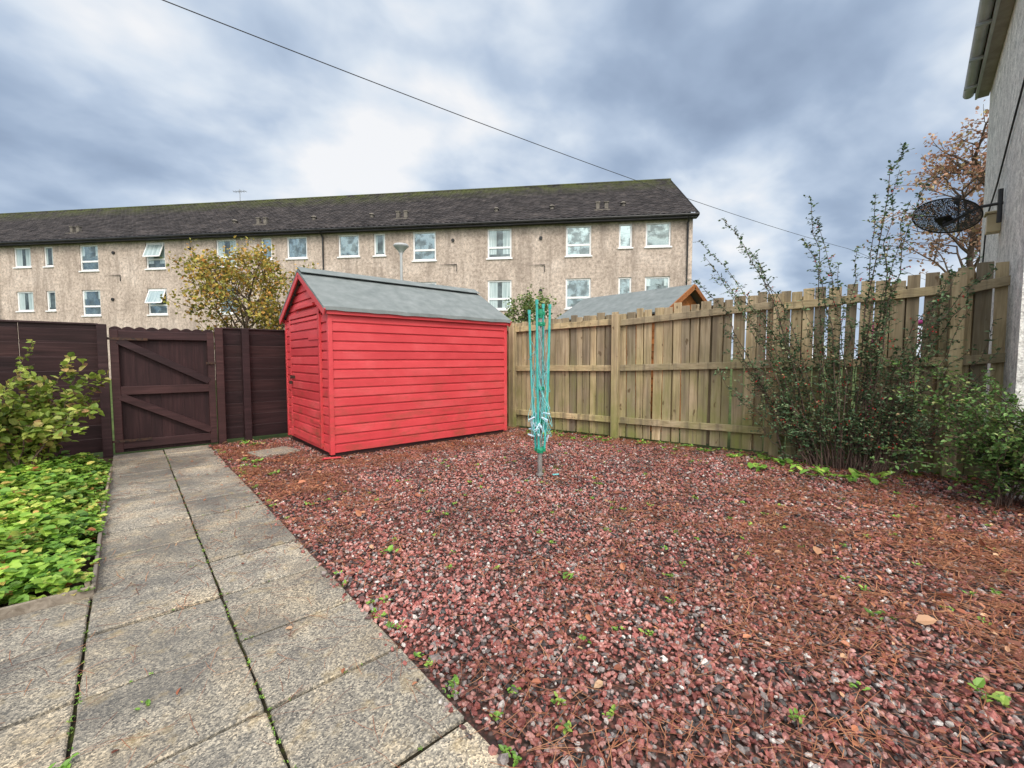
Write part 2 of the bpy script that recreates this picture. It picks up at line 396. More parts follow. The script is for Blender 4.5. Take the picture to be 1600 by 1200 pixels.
# ------------------------------------------------------------------ gravel stones
def icosa():
    p=(1+5**.5)/2
    v=np.array([(-1,p,0),(1,p,0),(-1,-p,0),(1,-p,0),(0,-1,p),(0,1,p),(0,-1,-p),(0,1,-p),(p,0,-1),(p,0,1),(-p,0,-1),(-p,0,1)],float)
    v/=np.linalg.norm(v[0])
    f=np.array([(0,11,5),(0,5,1),(0,1,7),(0,7,10),(0,10,11),(1,5,9),(5,11,4),(11,10,2),(10,7,6),(7,1,8),(3,9,4),(3,4,2),(3,2,6),(3,6,8),(3,8,9),(4,9,5),(2,4,11),(6,2,10),(8,6,7),(9,8,1)])
    return v,f
IV,IF=icosa()
ca,sa=math.cos(math.radians(41.3)),math.sin(math.radians(41.3))
def cam_xy(x,y): return x*ca-y*sa, x*sa+y*ca
def in_gravel(x,y,m=0.0):
    ok=(x>.81-m)&(y<7.2)&(x<5.44+(3.86-y)*.25)&(y>-1.2)
    shed=(x>1.80)&(x<4.5)&(y>5.32)&(y<7.1)
    return ok&~shed
def scatter(n,dens,m=0.0):
    x=rng.uniform(.74,6.8,n);y=rng.uniform(-1.2,7.2,n)
    xc,yc=cam_xy(x,y)
    d=np.hypot(x,y)
    k=in_gravel(x,y,m)&(yc>.6)&(xc<yc*1.35+.5)&(rng.random(n)<dens(d,x,y))
    return x[k],y[k],d[k]
def litter_d(x,y):
    near_right=np.clip(1.1-np.hypot((x-3.3)/1.25,y+.1)/2.2,0,1)
    band=np.clip(1-np.abs(x-1.15)/.65,0,1)*np.clip((y-2.2)/2,0,1)
    fr=np.clip(1-np.abs(y-5.0)/.7,0,1)*.7
    fe_=np.clip(1-(5.44+(3.86-y)*.25-x)/.9,0,1)*.6
    return np.clip(.16+near_right+band+fr+fe_,0,1)
x,y,d=scatter(245000,lambda d,x,y:np.where(d<2.6,1.0,np.where(d<4,.72,.45))*(1-.35*litter_d(x,y))*np.where(x<.82,.14,1),.06)
n=len(x)
R=rng.uniform(.0055,.0142,n)*np.where(d>4,1.15,1.0); big=rng.random(n)<.04; R[big]*=1.5
q=rng.normal(size=(n,4));q/=np.linalg.norm(q,axis=1,keepdims=True)
w,a,bb,c=q.T
ROT=np.stack([1-2*(bb*bb+c*c),2*(a*bb-c*w),2*(a*c+bb*w),2*(a*bb+c*w),1-2*(a*a+c*c),2*(bb*c-a*w),2*(a*c-bb*w),2*(bb*c+a*w),1-2*(a*a+bb*bb)],1).reshape(n,3,3)
L=IV[None]*(1+rng.uniform(-.3,.3,(n,12,1)))*np.stack([rng.uniform(.8,1.4,n),rng.uniform(.65,1.1,n),rng.uniform(.45,.9,n)],1)[:,None,:]
V=np.einsum('nij,nkj->nki',ROT,L)*R[:,None,None]
V[:,:,2]*=.8
V+=np.stack([x,y,rng.uniform(-.002,.010,n)+np.where(x<.81,.014,0)],1)[:,None,:]
F=(np.arange(n)*12)[:,None,None]+IF[None]
tag(np_mesh("gravel",V.reshape(-1,3),F.reshape(-1,3),np.repeat(rng.random(n),12),M['stone']),"red and grey crushed stone chippings covering the garden","gravel","stuff")
# pine needles
x,y,d=scatter(95000,lambda d,x,y:litter_d(x,y)*np.where((np.sin(x*5.1+y*3.3)+np.sin(x*2.3-y*6.1)+.6*np.sin(x*11+y*9))>-.2,.95,.28))
xp=rng.uniform(-1.4,.82,1700);yp=rng.uniform(.8,7.1,1700);kk=(xp>-.16)|(yp<2.9)
x=np.concatenate([x,xp[kk]]);y=np.concatenate([y,yp[kk]]);d=np.hypot(x,y)
n=len(x)
th=rng.uniform(0,2*math.pi,n); ln=rng.uniform(.05,.15,n); wd=rng.uniform(.0009,.0015,n)*np.clip(d/2,1,2.2)
wd=np.where(x<.8,wd*.6,wd)
dx=np.cos(th);dy=np.sin(th); z=np.where(x<.8,.021,rng.uniform(.014,.028,n)); tz=np.where(x<.8,0,rng.uniform(-.008,.008,n))
bend=rng.uniform(-.25,.25,n)
def P(t,sd):
    return np.stack([x+dx*ln*t-dy*(ln*bend*t*t)-dy*wd*sd,y+dy*ln*t+dx*(ln*bend*t*t)+dx*wd*sd,z+tz*t],1)
V=np.stack([P(0,-1),P(0,1),P(.5,-1),P(.5,1),P(1,-.5),P(1,.5)],1)
B=(np.arange(n)*6)[:,None]
F=np.concatenate([B+np.array([[0,2,3,1]]),B+np.array([[2,4,5,3]])])
tag(np_mesh("pine_needles",V.reshape(-1,3),F,np.repeat(rng.random(n),6),M['needle']),"dry brown pine needles scattered over the gravel","pine needles","stuff")
# fallen leaves
x,y,d=scatter(9500,lambda d,x,y:.04+.8*litter_d(x,y)**1.8)
xp=rng.uniform(-.1,.8,20);yp=rng.uniform(1.3,7,20)
x=np.concatenate([x,xp]);y=np.concatenate([y,yp]);n=len(x)
D=rvec(n);D[:,2]*=.3;Nn=np.tile([0,0,1.],(n,1))+rvec(n)*.6
lsz=rng.uniform(.016,.042,n)*np.where(rng.random(n)<.08,2.0,1); lsz[-20:]=rng.uniform(.02,.04,20)
tag(leaves("fallen_leaves",np.stack([x,y,np.full(n,.023)],1),D,Nn,lsz,M['dead'],width=.7),"brown and russet fallen leaves lying on the gravel","fallen leaves","stuff")
# weeds
O=[];D=[];SZ=[]
spots=[(.84+U(-.03,.03),U(.9,6.8),.03) for _ in range(40)]+[(.31+U(-.008,.008),U(1,7),.010) for _ in range(90)]+[(-.18+U(-.008,.008),U(1,3),.010) for _ in range(30)]
spots+=[(U(-.1,.8),1.135+PS*k,.009) for k in range(0,10) for _ in range(4)]
for _ in range(150):
    yy=U(-.6,4.5); spots.append((U(.9,5.2),yy,.032))
for _ in range(110):
    yy=U(-.6,5.2); spots.append((FX(yy)-U(.05,.5),yy,.06))
spots+=[(1.25+U(-.1,.1),6.95+U(-.2,.2),.07) for _ in range(6)]+[(1.0+U(-.1,.1),5.4+U(-.5,.5),.06) for _ in range(6)]
spots+=[(2.55,.35,.06),(2.2,.0,.07),(3.0,-.3,.07),(1.75,1.55,.06),(1.15,2.45,.07),(.0,1.9,.03),(-.2,1.75,.05)]
spots+=[(5.2,1.4,.16),(5.25,1.0,.18),(5.0,1.7,.14),(5.3,.7,.16),(5.4,.85,.18),(5.35,1.25,.2),(5.45,1.6,.17),(5.1,1.15,.12)]
for (sx,sy,sz) in spots:
    if not (sx<.88 or in_gravel(np.array([sx]),np.array([sy]))[0]): continue
    for _ in range(rng.integers(6,16)):
        an=U(0,6.28);O.append((sx+U(-.6,.6)*sz,sy+U(-.6,.6)*sz,.012+U(0,.25)*sz));D.append((math.cos(an),math.sin(an),U(.1,.9)));SZ.append(sz*U(.3,.8))
n=len(O);tag(leaves("weeds",O,D,np.tile([0,0,1.],(n,1))+rvec(n)*.2,np.array(SZ),M['weed'],width=.7),"small green weeds sprouting through gravel and joints","weeds","stuff")

# ------------------------------------------------------------------ planted border
b=MB()
b.beam((-.172,3.0,.015),(-.182,4.6,.022),.018,.095); b.beam((-.182,4.62,.02),(-.172,6.2,.018),.017,.09)
b.beam((-.17,2.985,.015),(-1.25,2.98,.022),.018,.095); b.beam((-1.27,2.98,.018),(-2.6,2.99,.018),.018,.09)
b.box((-.205,3.01,-.02),(-.184,3.035,.08));b.box((-.215,4.59,-.02),(-.195,4.62,.08))
tag(b.make("timber_edging",M['grey_wood'],bevel=.003),"thin weathered grey timber edging around the planted border","edging")
O=[];D=[];SZ=[];NN=[];RN=[]
for _ in range(860):
    cx=-.215-U(0,1)**1.15*1.45; cy=U(3.03,6.6)
    edge_=max(0,min(1,(-.2-cx)/.25,(cy-2.98)/.25))
    hh=U(.02,.06)+edge_*U(.0,.12)
    base_r=U(0,.78)
    for _ in range(rng.integers(6,11)):
        an=U(0,6.28); rr=U(.02,.12)*(.45+.55*edge_); z=hh+U(-.03,.05)
        px=min(cx+math.cos(an)*rr,-.19);py=cy+math.sin(an)*rr; sz=U(.03,.075)*(.65+.35*edge_)
        for tri in (-.9,0,.9):
            O.append((px,py,max(z,.01)));D.append((math.cos(an+tri),math.sin(an+tri),U(-.5,.45)));SZ.append(sz*U(.8,1.1)); RN.append(min(1,max(0,base_r+U(-.2,.3))))
            NN.append((math.cos(an)*.3+U(-.35,.35),math.sin(an)*.3+U(-.35,.35),1))
n=len(O);tag(leaves("ground_cover",O,D,NN,np.array(SZ),M['cover'],width=1.05,rnd=np.array(RN)),"bright green low leafy ground cover in the border","ground cover","stuff")

# ------------------------------------------------------------------ woody plant helper
def bez(p0,p1,p2,n):
    t=np.linspace(0,1,n)[:,None]; return (1-t)**2*p0+2*t*(1-t)*p1+t*t*p2
def spray_bush(root,tips,base,leafmat,leafsize,twig=(.1,.28),twn=20,step=.022,sr=.006,berry=0,spread=.12,tmin=.12,width=.75,lateral=0,spread_dir=None):
    sb=MB();O=[];D=[];BP=[]
    base=np.array(base,float)
    for ti,tip in enumerate(tips):
        tip=np.array(tip,float); p0=base+np.array([U(-spread,spread)*.6,U(-spread,spread),0])
        if spread_dir is not None:
            o_=np.dot(tip-base,spread_dir); p0=base+spread_dir*(o_*.28+U(-.12,.12))+np.array([U(-.06,.06),0,0])
        hv=tip-p0; p1=p0+hv*np.array([U(.15,.45),U(.15,.45),0])+np.array([0,0,hv[2]*U(.5,.85)])
        tm=tmin
        if lateral and ti>=lateral:
            k_=U(.1,.8); p1=p0+hv*np.array([k_,k_,0])+np.array([0,0,hv[2]*U(.3,.8)]); tm=.14
        if hv[2]<.7: p1[2]=p0[2]+hv[2]+U(.05,.35)
        C=bez(p0,p1,tip,12); C[1:-1]+=rng.normal(size=(10,3))*.016
        sb.tube(C,list(np.linspace(sr*U(.5,1.1),.0018,12)),4)
        L=np.linalg.norm(np.diff(C,axis=0),axis=1).sum(); m=max(5,int(twn*L))
        for i in range(m):
            t=tm+(1-tm)*(i+U(0,1))/m; k=min(10,int(t*11)); f=t*11-k
            p=C[k]*(1-f)+C[k+1]*f; tg=nrm(C[k+1]-C[k])
            sd=nrm(np.cross(tg,rvec(1)[0])); tl=U(*twig)*(1.05-.78*t)
            dr=nrm(tg*.55+sd); e=p+dr*tl; e[2]-=tl*.12
            if e[2]<.03: e[2]=.03
            sb.tube([p,(p+e)/2+np.array([0,0,.01]),e],[.0018,.0014,.0008],3,cap=False)
            nl=max(3,int(tl/step))
            for j in range(nl):
                s=(j+.6)/nl; o=p+(e-p)*s; side=1 if j%2 else -1
                ld=nrm(dr*.6+side*np.cross(dr,(0,0,1))+rvec(1)[0]*.5)
                O.append(o);D.append(ld)
            if berry and U(0,1)<berry and t<.85:
                for _ in range(rng.integers(1,4)): BP.append(p+(e-p)*U(.2,1)+rvec(1)[0]*.012)
        for i in range(int(L/.03)):
            t=.15+.85*U(0,1);k=min(10,int(t*11)); O.append(C[k]+(C[k+1]-C[k])*U(0,1)); D.append(rvec(1)[0])
    n=len(O)
    sb.make("stem",M['stem'],root)
    leaves("foliage",O,D,np.tile([0,0,1.],(n,1))+rvec(n)*.7,rng.uniform(.7,1.25,n)*leafsize,leafmat,root,width=width)
    if BP:
        BP=np.array(BP);n=len(BP)
        V=BP[:,None,:]+IV[None]*.0068; F=(np.arange(n)*12)[:,None,None]+IF[None]
        o=np_mesh("berries",V.reshape(-1,3),F.reshape(-1,3),np.full(n*12,.5),M['berry'],root,True); o["kind"]="stuff"

d_=np.array([-.24,.97,0]);c_=np.array([-.97,-.24,0]);B0=np.array([5.74,1.10,0.])
def TP(o,z,k=0): return B0+d_*o+c_*k+np.array([0,0,z])
tips=[TP(1.56,2.66,.0),TP(1.48,2.45,.05),TP(1.28,2.85,.05),TP(1.0,2.4,.1),TP(1.1,2.55,.0),TP(1.4,2.2,.0),TP(1.65,2.2,.0),TP(.42,2.95,.0),TP(.48,2.5,.1),TP(.36,2.7,.05),TP(-.34,3.28,.0),TP(-.30,3.05,.05),TP(-.12,2.85,.1),TP(-.40,2.75,.0),TP(-.50,2.9,.1),TP(0,2.35,.1),TP(-.85,2.15,.1),TP(-1.0,2.0,.1),TP(-.25,2.4,.1),TP(.15,2.2,.1)]
nl_=len(tips)
for i in range(20): tips.append(TP(U(.2,1.3),U(.9,2.05),U(-.2,.15)))
for i in range(26): tips.append(TP(U(-1.05,-.1),U(.9,2.1),U(-.2,.2)))
for i in range(10): tips.append(TP(U(-.3,.5),U(.9,1.9),U(-.2,.25)))
for i in range(11): tips.append(TP(U(.6,1.5),U(.4,1.2),U(-.15,.2)))
for i in range(7): tips.append(TP(U(-1.0,-.2),U(.4,1.0),U(-.1,.25)))
for i in range(14): tips.append(TP(U(-.7,.8),U(.35,.9),U(-.1,.25)))
r=thing("cotoneaster_bush","tall straggly cotoneaster with red berries against timber fence","bush",tuple(B0))
spray_bush(r,tips,B0,M['coto'],.033,berry=.15,twn=12,sr=.008,lateral=nl_,tmin=.22,spread_dir=d_)
B1=np.array([5.35,-.25,0.])
tips=[B1+np.array([U(-.75,.6),U(-.6,1.0),U(.35,1.2)]) for _ in range(74)]
r=thing("cotoneaster_bush","low spreading green cotoneaster shrub at the gravel edge","bush",tuple(B1))
spray_bush(r,tips,B1,M['coto2'],.034,twn=18,spread=.3)
B2=np.array([-.80,6.3,0.])
r=thing("leafy_shrub","yellow-green broad leaved shrub beside the dark fence","shrub",tuple(B2))
tips=[B2+np.array([U(-.8,.66),U(-.6,.5),U(.45,1.22)]) for _ in range(46)]
spray_bush(r,tips,B2,M['shrub'],.068,twig=(.1,.22),twn=11,step=.042,sr=.008,spread=.25,tmin=.25,width=.95)
B3=np.array([-1.15,6.0,0.])
r=thing("leafy_shrub","tall thin bare-topped shrub with pink stems by fence","shrub",tuple(B3))
tips=[B3+np.array([U(-.3,.5),U(-.3,.5),U(1.0,1.5)]) for _ in range(10)]
spray_bush(r,tips,B3,M['shrub'],.05,twig=(.08,.16),twn=7,step=.06,sr=.006,tmin=.2,width=.8)

# ------------------------------------------------------------------ trees
def tree(root,base,height,crown_r,leafmat,leafsize,nleaf=12,limbs=9,levels=3,tr=.07,low=.35):
    sb=MB();O=[];D=[]
    def grow(p,d,L,R,lev):
        n=5;P=[p];q=p.copy();dd=d.copy()
        for i in range(n):
            dd=nrm(dd+rvec(1)[0]*.16+np.array([0,0,.04])); q=q+dd*L/n; P.append(q.copy())
        sb.tube(P,list(np.linspace(R,R*.45,n+1)),5 if lev>0 else 3,cap=False)
        if lev==0:
            for i in range(nleaf):
                k=rng.integers(1,n+1); O.append(P[k]+rvec(1)[0]*leafsize*1.5); D.append(rvec(1)[0])
            return
        for i in range(rng.integers(4,6)):
            k=rng.integers(2,n+1); sd=nrm(np.cross(dd,rvec(1)[0]))
            grow(P[k],nrm(dd*.7+sd*.9),L*U(.5,.75),R*.5,lev-1)
    tb=MB(); base=np.array(base,float)
    P=[base+np.array([U(-.04,.04)*i,U(-.04,.04)*i,height*.75*i/7]) for i in range(8)]
    tb.tube(P,list(np.linspace(tr,tr*.35,8)),8); tb.make("trunk",M['bark'],root,smooth=True)
    for i in range(limbs):
        t=low+(1-low)*(i+.5)/limbs; k=min(6,int(t*7)); p=P[k]+(P[k+1]-P[k])*(t*7-k)
        an=i*2.4+U(-.4,.4)
        grow(p,nrm([math.cos(an),math.sin(an),U(.25,.9)+t*.6]),crown_r*U(.5,.72)*(1.15-.45*t),tr*.4,levels-1)
    n=len(O)
    sb.make("limb",M['bark'],root)
    leaves("crown",O,D,np.tile([0,0,1.],(n,1))+rvec(n)*.8,rng.uniform(.7,1.3,n)*leafsize,leafmat,root,width=.9)
r=thing("autumn_tree","small yellowing autumn tree standing behind dark fence","tree",(2.35,12.6,-.03))
tree(r,(2.35,12.6,-.03),3.75,2.1,M['autumn'],.075,nleaf=21,limbs=16,low=.3)
r=thing("green_bush","small green garden bush behind the timber fence","bush",(7.5,7.9,-.03))
tree(r,(7.5,7.9,-.03),2.9,1.2,M['bushgreen'],.06,nleaf=18,limbs=13,tr=.04,low=.3)
r=thing("autumn_tree","tall sparse tree with rusty pink autumn leaves beside house","tree",(18.1,.75,-.03))
tree(r,(18.1,.75,-.03),9.2,2.5,M['rust'],.09,nleaf=13,limbs=18,tr=.11,low=.38)

# ------------------------------------------------------------------ dark fence and gate
def dark_section(root,x0,x1,top,posts):
    p=MB();z=.06;bh=.165
    while z<top-.02:
        h=min(bh,top-z)
        cut=[x0]+[x for x in (x0+1.83,x0+3.6) if x<x1]+[x1]
        for a,c in zip(cut[:-1],cut[1:]):
            o=U(-.004,.004)
            p.obox(((a+c)/2,7.29+o,z+h/2),((c-a)/2-.002,.011,h/2+.004),((1,0,0),(0,.995,.1),(0,-.1,.995)))
        z+=bh
    p.make("panel",M['dark_wood'],root,bevel=.003)
    cp=MB(); cp.box((x0,7.255,top),(x1,7.325,top+.022)); cp.make("capping_rail",M['dark_wood'],root,bevel=.003)
    for px in posts:
        q=MB(); q.box((px-.045,7.17,-.03),(px+.045,7.262,top+.01)); q.make("post",M['gate_bar'],root,bevel=.004)
r=thing("dark_fence","dark brown stained fence of horizontal boards behind shrub","fence",(-2,7.28,0))
dark_section(r,-4.5,-.25,1.60,[-.22,-2.05,-3.9])
r=thing("dark_fence","short dark brown board fence between gate and shed","fence",(1.5,7.28,0))
dark_section(r,.99,4.5,1.61,[.955,1.27])
g=thing("garden_gate","dark brown timber garden gate with diagonal braces","gate",(.38,7.27,0))
b=MB(); n=9; w=(.90+.155)/n
b.box((-.15,7.283,.05),(.89,7.287,1.56),.3)
for i in range(n):
    xa=-.155+i*w; xb=xa+w-.001
    zt=1.57; m=7
    pr=[(xa,.03),(xb,.03)]+[(xb-(xb-xa)*j/(m-1),zt+.025*math.sin(math.pi*j/(m-1))) for j in range(m)]
    yy=7.262+U(-.001,.001)
    V=[(a,yy,c) for a,c in pr]+[(a,yy+.02,c) for a,c in pr]; q=len(pr)
    F=[tuple(range(q)),tuple(range(2*q-1,q-1,-1))]+[(j,q+j,q+(j+1)%q,(j+1)%q) for j in range(q)]
    b.add(V,F,U(.3,.7))
b.make("gate_boards",M['dark_gate'],g)
for zz in (1.49,.80,.13):
    q=MB(); q.box((-.155,7.205,zz-.052),(.90,7.26,zz+.052)); q.make("rail",M['gate_bar'],g,bevel=.004)
for xx in (-.115,.86):
    q=MB(); q.box((xx-.04,7.198,.04),(xx+.04,7.2585,1.55)); q.make("stile",M['gate_bar'],g,bevel=.004)
for za,zb in ((1.42,.89),(.73,.22)):
    q=MB(); q.beam((-.08,7.222,za),(.83,7.222,zb),.055,.085); q.make("brace",M['gate_bar'],g,bevel=.003)
q=MB(); q.box((.80,7.185,1.12),(.93,7.197,1.15)); q.tube([(.84,7.19,1.135),(.84,7.155,1.135)],.01,6); q.make("latch",M['iron'],g)
for zz in (1.44,.18):
    q=MB(); q.beam((-.2,7.193,zz),(.2,7.193,zz),.006,.03); q.make("hinge",M['iron'],g)

# ------------------------------------------------------------------ red shed
sh=thing("garden_shed","red painted timber garden shed with grey felt roof","shed",(3.15,6.2,0))
X0,X1,Y0,Y1=1.8,4.5,5.3,7.1; ZE=1.77; ZR=2.30; ZB=.07
def shiplap(b,org,a,nv,ext,z0,z1,bh,out=.0):
    org=np.array(org,float);a=np.array(a,float);nv=np.array(nv,float);z=z0
    while z<z1-.005:
        h=min(bh,z1-z); pr=[(0,-.006),(0,.020),(.74,.018),(.82,.004),(1,.0)]
        V=[];nseg=8
        for (f,o) in pr:
            zz=z+h*f
            e0,e1=ext(zz)
            for i in range(nseg+1):
                s=e0+(e1-e0)*i/nseg
                V.append(org+a*s+nv*(o+out)+np.array([0,0,zz+ (0.0008*math.sin(s*2.1+z*9) if 0<i<nseg else 0)]))
        F=[]
        for j in range(len(pr)-1):
            for i in range(nseg):
                q=j*(nseg+1)+i; F.append((q,q+1,q+nseg+2,q+nseg+1))
        b.add(V,F); z+=bh
gx=lambda z:(0,Y1-Y0) if z<=ZE else ((z-ZE)/(ZR-ZE)*.9,1.8-(z-ZE)/(ZR-ZE)*.9)
for o,a_,n_ in (((X0,Y0,0),(1,0,0),(0,-1,0)),((X1,Y1,0),(-1,0,0),(0,1,0))):
    b=MB(); shiplap(b,o,a_,n_,lambda z:(0,X1-X0),ZB,ZE,.112); b.make("side_wall",M['red'],sh)
for o,a_,n_ in (((X0,Y1,0),(0,-1,0),(-1,0,0)),((X1,Y0,0),(0,1,0),(1,0,0))):
    b=MB(); shiplap(b,o,a_,n_,gx,ZB,ZR-.01,.112); b.make("gable_wall",M['red2'],sh)
for (cx,cy,sx,sy) in ((X0,Y0,-1,-1),(X1,Y0,1,-1),(X0,Y1,-1,1),(X1,Y1,1,1)):
    xa=cx-.024 if sx>0 else cx-.028; ya=cy-.024 if sy>0 else cy-.028
    b=MB(); b.box((xa,ya,.05),(xa+.052,ya+.052,ZE-.005)); b.make("corner_trim",M['red'],sh,bevel=.003)
b=MB(); b.beam((X0+.01,Y0+.03,.035),(X1-.01,Y0+.03,.035),.04,.07); b.make("base_rail",M['dark_wood'],sh)
b=MB(); b.beam((X0+.03,Y0+.06,.035),(X0+.03,Y1-.06,.035),.04,.07); b.make("base_rail",M['dark_wood'],sh)
b=MB(); b.beam((1.66,5.22,.03),(1.86,5.235,.012),.07,.02,up=(0,.5,1)); b.make("loose_board",M['red'],sh,bevel=.002)
def roofslope(root,xa,xb,ye,ze,yr,zr,mat,th=.022,name="roof"):
    b=MB();nx,ny=22,8
    for s,(y_e) in enumerate(ye):
        V=[]
        for j in range(ny+1):
            for i in range(nx+1):
                t=j/ny; xx=xa+(xb-xa)*i/nx; yy=y_e+(yr-y_e)*t
                wv=.002*math.sin(i*1.3+j*.7+s)+.0015*math.sin(i*.6-j*1.9)
                V.append((xx,yy,ze+(zr-ze)*t+th+wv))
        F=[]
        for j in range(ny):
            for i in range(nx):
                q=j*(nx+1)+i; f=(q,q+1,q+nx+2,q+nx+1); F.append(f if s==0 else f[::-1])
        o=len(V)
        for i in range(nx+1):
            v=V[i]; V.append((v[0],v[1]+(-.004 if s==0 else .004),v[2]-.045+.004*math.sin(i*2.2)))
        for i in range(nx): f=(i,o+i,o+i+1,i+1); F.append(f if s==0 else f[::-1])
        for col in (0,nx):
            o2=len(V)
            for j in range(ny+1):
                v=V[j*(nx+1)+col]; V.append((v[0],v[1],v[2]-.03))
            for j in range(ny): F.append((j*(nx+1)+col,(j+1)*(nx+1)+col,o2+j+1,o2+j))
        b.add(V,F,.5)
        b.add([(xa+.01,y_e,ze-.002),(xb-.01,y_e,ze-.002),(xb-.01,yr,zr-.002),(xa+.01,yr,zr-.002)],[(0,3,2,1)],.5)
    b.beam((xa-.003,yr-.09,zr+.004),(xb+.003,yr-.09,zr+.004),.2,.006,up=(0,-.5,1),r=.5)
    return b.make(name,mat,root,smooth=False)
roofslope(sh,X0-.09,X1+.07,(Y0-.08,Y1+.08),ZE+.01,6.2,ZR+.045,M['felt'])
for yy in (Y0-.052,Y1+.052):
    b=MB(); b.beam((X0-.05,yy,ZE-.025),(X1+.04,yy,ZE-.025),.02,.06); b.make("fascia",M['red'],sh,bevel=.003)
for xx in (X0-.078,X1+.058):
    for ye in (Y0-.075,Y1+.075):
        b=MB(); b.beam((xx,ye,ZE-.035),(xx,6.2,ZR+.0),.018,.085); b.make("bargeboard",M['red2'],sh,bevel=.003)
dr=MB(); shiplap(dr,(X0-.016,6.78,0),(0,-1,0),(-1,0,0),lambda z:(0,1.18),.12,1.74,.112,out=.008)
door=dr.make("door",M['red2'],sh)
def sub(mb,name,mat,par,bevel=0):
    ob=mb.make(name,mat,None,bevel); ob.parent=par; return ob
q=MB()
q.box((X0-.044,6.785,.1),(X0-.012,6.835,1.77)); q.box((X0-.044,5.545,.1),(X0-.012,5.595,1.77)); q.box((X0-.046,5.545,1.745),(X0-.012,6.835,1.80))
q.make("door_frame",M['red2'],sh,bevel=.003)
q=MB(); q.box((X0-.05,5.75,1.86),(X0-.018,6.55,1.90)); q.make("batten",M['red2'],sh,bevel=.003)
q=MB(); q.box((X0-.052,6.6,.92),(X0-.040,6.83,.96)); q.tube([(X0-.05,6.72,.94),(X0-.075,6.72,.94),(X0-.075,6.72,.88)],.006,6); q.box((X0-.085,6.70,.84),(X0-.055,6.745,.885)); sub(q,"hasp",M['iron'],door)
for zz in (.4,1.45):
    q=MB(); q.beam((X0-.048,5.57,zz),(X0-.046,5.95,zz),.006,.035); sub(q,"hinge",M['red2'],door)

# ------------------------------------------------------------------ neighbouring shed
ns=thing("garden_shed","timber shed with grey felt roof and orange trim","shed",(7.2,4.75,0))
b=MB(); z=.0
while z<1.88:
    for xx,nx in ((6.45,-1),(7.95,1)): b.obox((xx,4.75,z+.055),(.009,1.06,.056),((.99,0,.12*nx),(0,1,0),(-.12*nx,0,.99)))
    z+=.11
b.add([(6.45,3.7,0),(7.95,3.7,0),(7.95,3.7,1.96),(7.2,3.7,2.38),(6.45,3.7,1.96)],[(0,1,2,3,4)])
b.add([(6.45,5.8,0),(7.95,5.8,0),(7.95,5.8,1.96),(7.2,5.8,2.38),(6.45,5.8,1.96)],[(4,3,2,1,0)])
b.make("wall",M['orange'],ns)
for xe in (6.28,8.12):
    rb=MB(); rb.beam((xe,4.74,1.92),(7.2,4.74,2.43),2.36,.03); rb.make("roof_slope",M['felt'],ns)
for xe in (6.31,8.09):
    q=MB(); q.beam((xe,3.545,1.91),(7.2,3.545,2.405),.02,.08); q.make("bargeboard",M['orange'],ns)

# ------------------------------------------------------------------ pale timber fence
kn=[(FX(7.27),7.27,1.79),(5.02,5.66,1.82),(5.47,3.86,1.87),(5.96,1.87,2.0),(6.21,.37,2.07),(6.31,-.02,2.15)]
fe=thing("timber_fence","weathered pale timber fence with vertical boards and algae","fence",(5.7,3,0))
for i,(A,B) in enumerate(zip(kn[:-1],kn[1:])):
    a=np.array(A[:2]);c=np.array(B[:2]);L=np.linalg.norm(c-a);u=(c-a)/L; nf=np.array([-u[1],u[0]])
    if nf[0]<0: nf=-nf
    u3=(u[0],u[1],0);n3=(nf[0],nf[1],0)
    b=MB();s=.0;gaps=[]
    while s<L:
        wv=U(.088,.128); wv=min(wv,L-s)
        t=(s+wv/2)/L; top=A[2]+(B[2]-A[2])*t+U(-.018,.018)+ (U(-.035,.04) if U(0,1)<.35 else 0)
        p=a+u*(s+wv/2)+nf*(.045+U(-.002,.006)); tl=U(-.012,.012)
        yaw=U(-.05,.05)
        ax=(np.array(u3)+np.array(n3)*yaw+np.array([0,0,tl]),np.array(n3)-np.array(u3)*yaw,np.array([-u[0]*tl,-u[1]*tl,1]))
        b.obox((p[0],p[1],(top+.03)/2+.0),(wv/2,.009,(top-.03)/2),ax)
        g_=U(.006,.015)+(U(.010,.026) if (i>=2 and U(0,1)<.55) else 0)
        gaps.append((s+wv+g_/2,top)); s+=wv+g_
    b.make("board_panel",M['pale_wood'],fe,bevel=.003)
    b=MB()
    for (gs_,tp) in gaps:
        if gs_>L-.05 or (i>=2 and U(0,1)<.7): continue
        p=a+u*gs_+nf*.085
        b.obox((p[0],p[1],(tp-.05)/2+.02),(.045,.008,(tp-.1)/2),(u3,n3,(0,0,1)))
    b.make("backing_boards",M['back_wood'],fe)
    for zf in (.15,.565,.925):
        q=MB(); off=.10+.025*i; za=A[2]*zf if zf<.9 else A[2]-off; zb=B[2]*zf if zf<.9 else B[2]-off
        q.beam((*(a+nf*.012),za),(*(c+nf*.012),zb),.05,.09); q.make("rail",M['pale_rail'],fe,bevel=.004)
for i,(x,y,z) in enumerate(kn[1:5]):
    q=MB(); q.obox((x-.035,y,(z-.05)/2),(.052,.052,(z+.0)/2),((.97,.24,0),(-.24,.97,0),(0,0,1)),r=.75); q.make("post",M['pale_wood'],fe,bevel=.004)

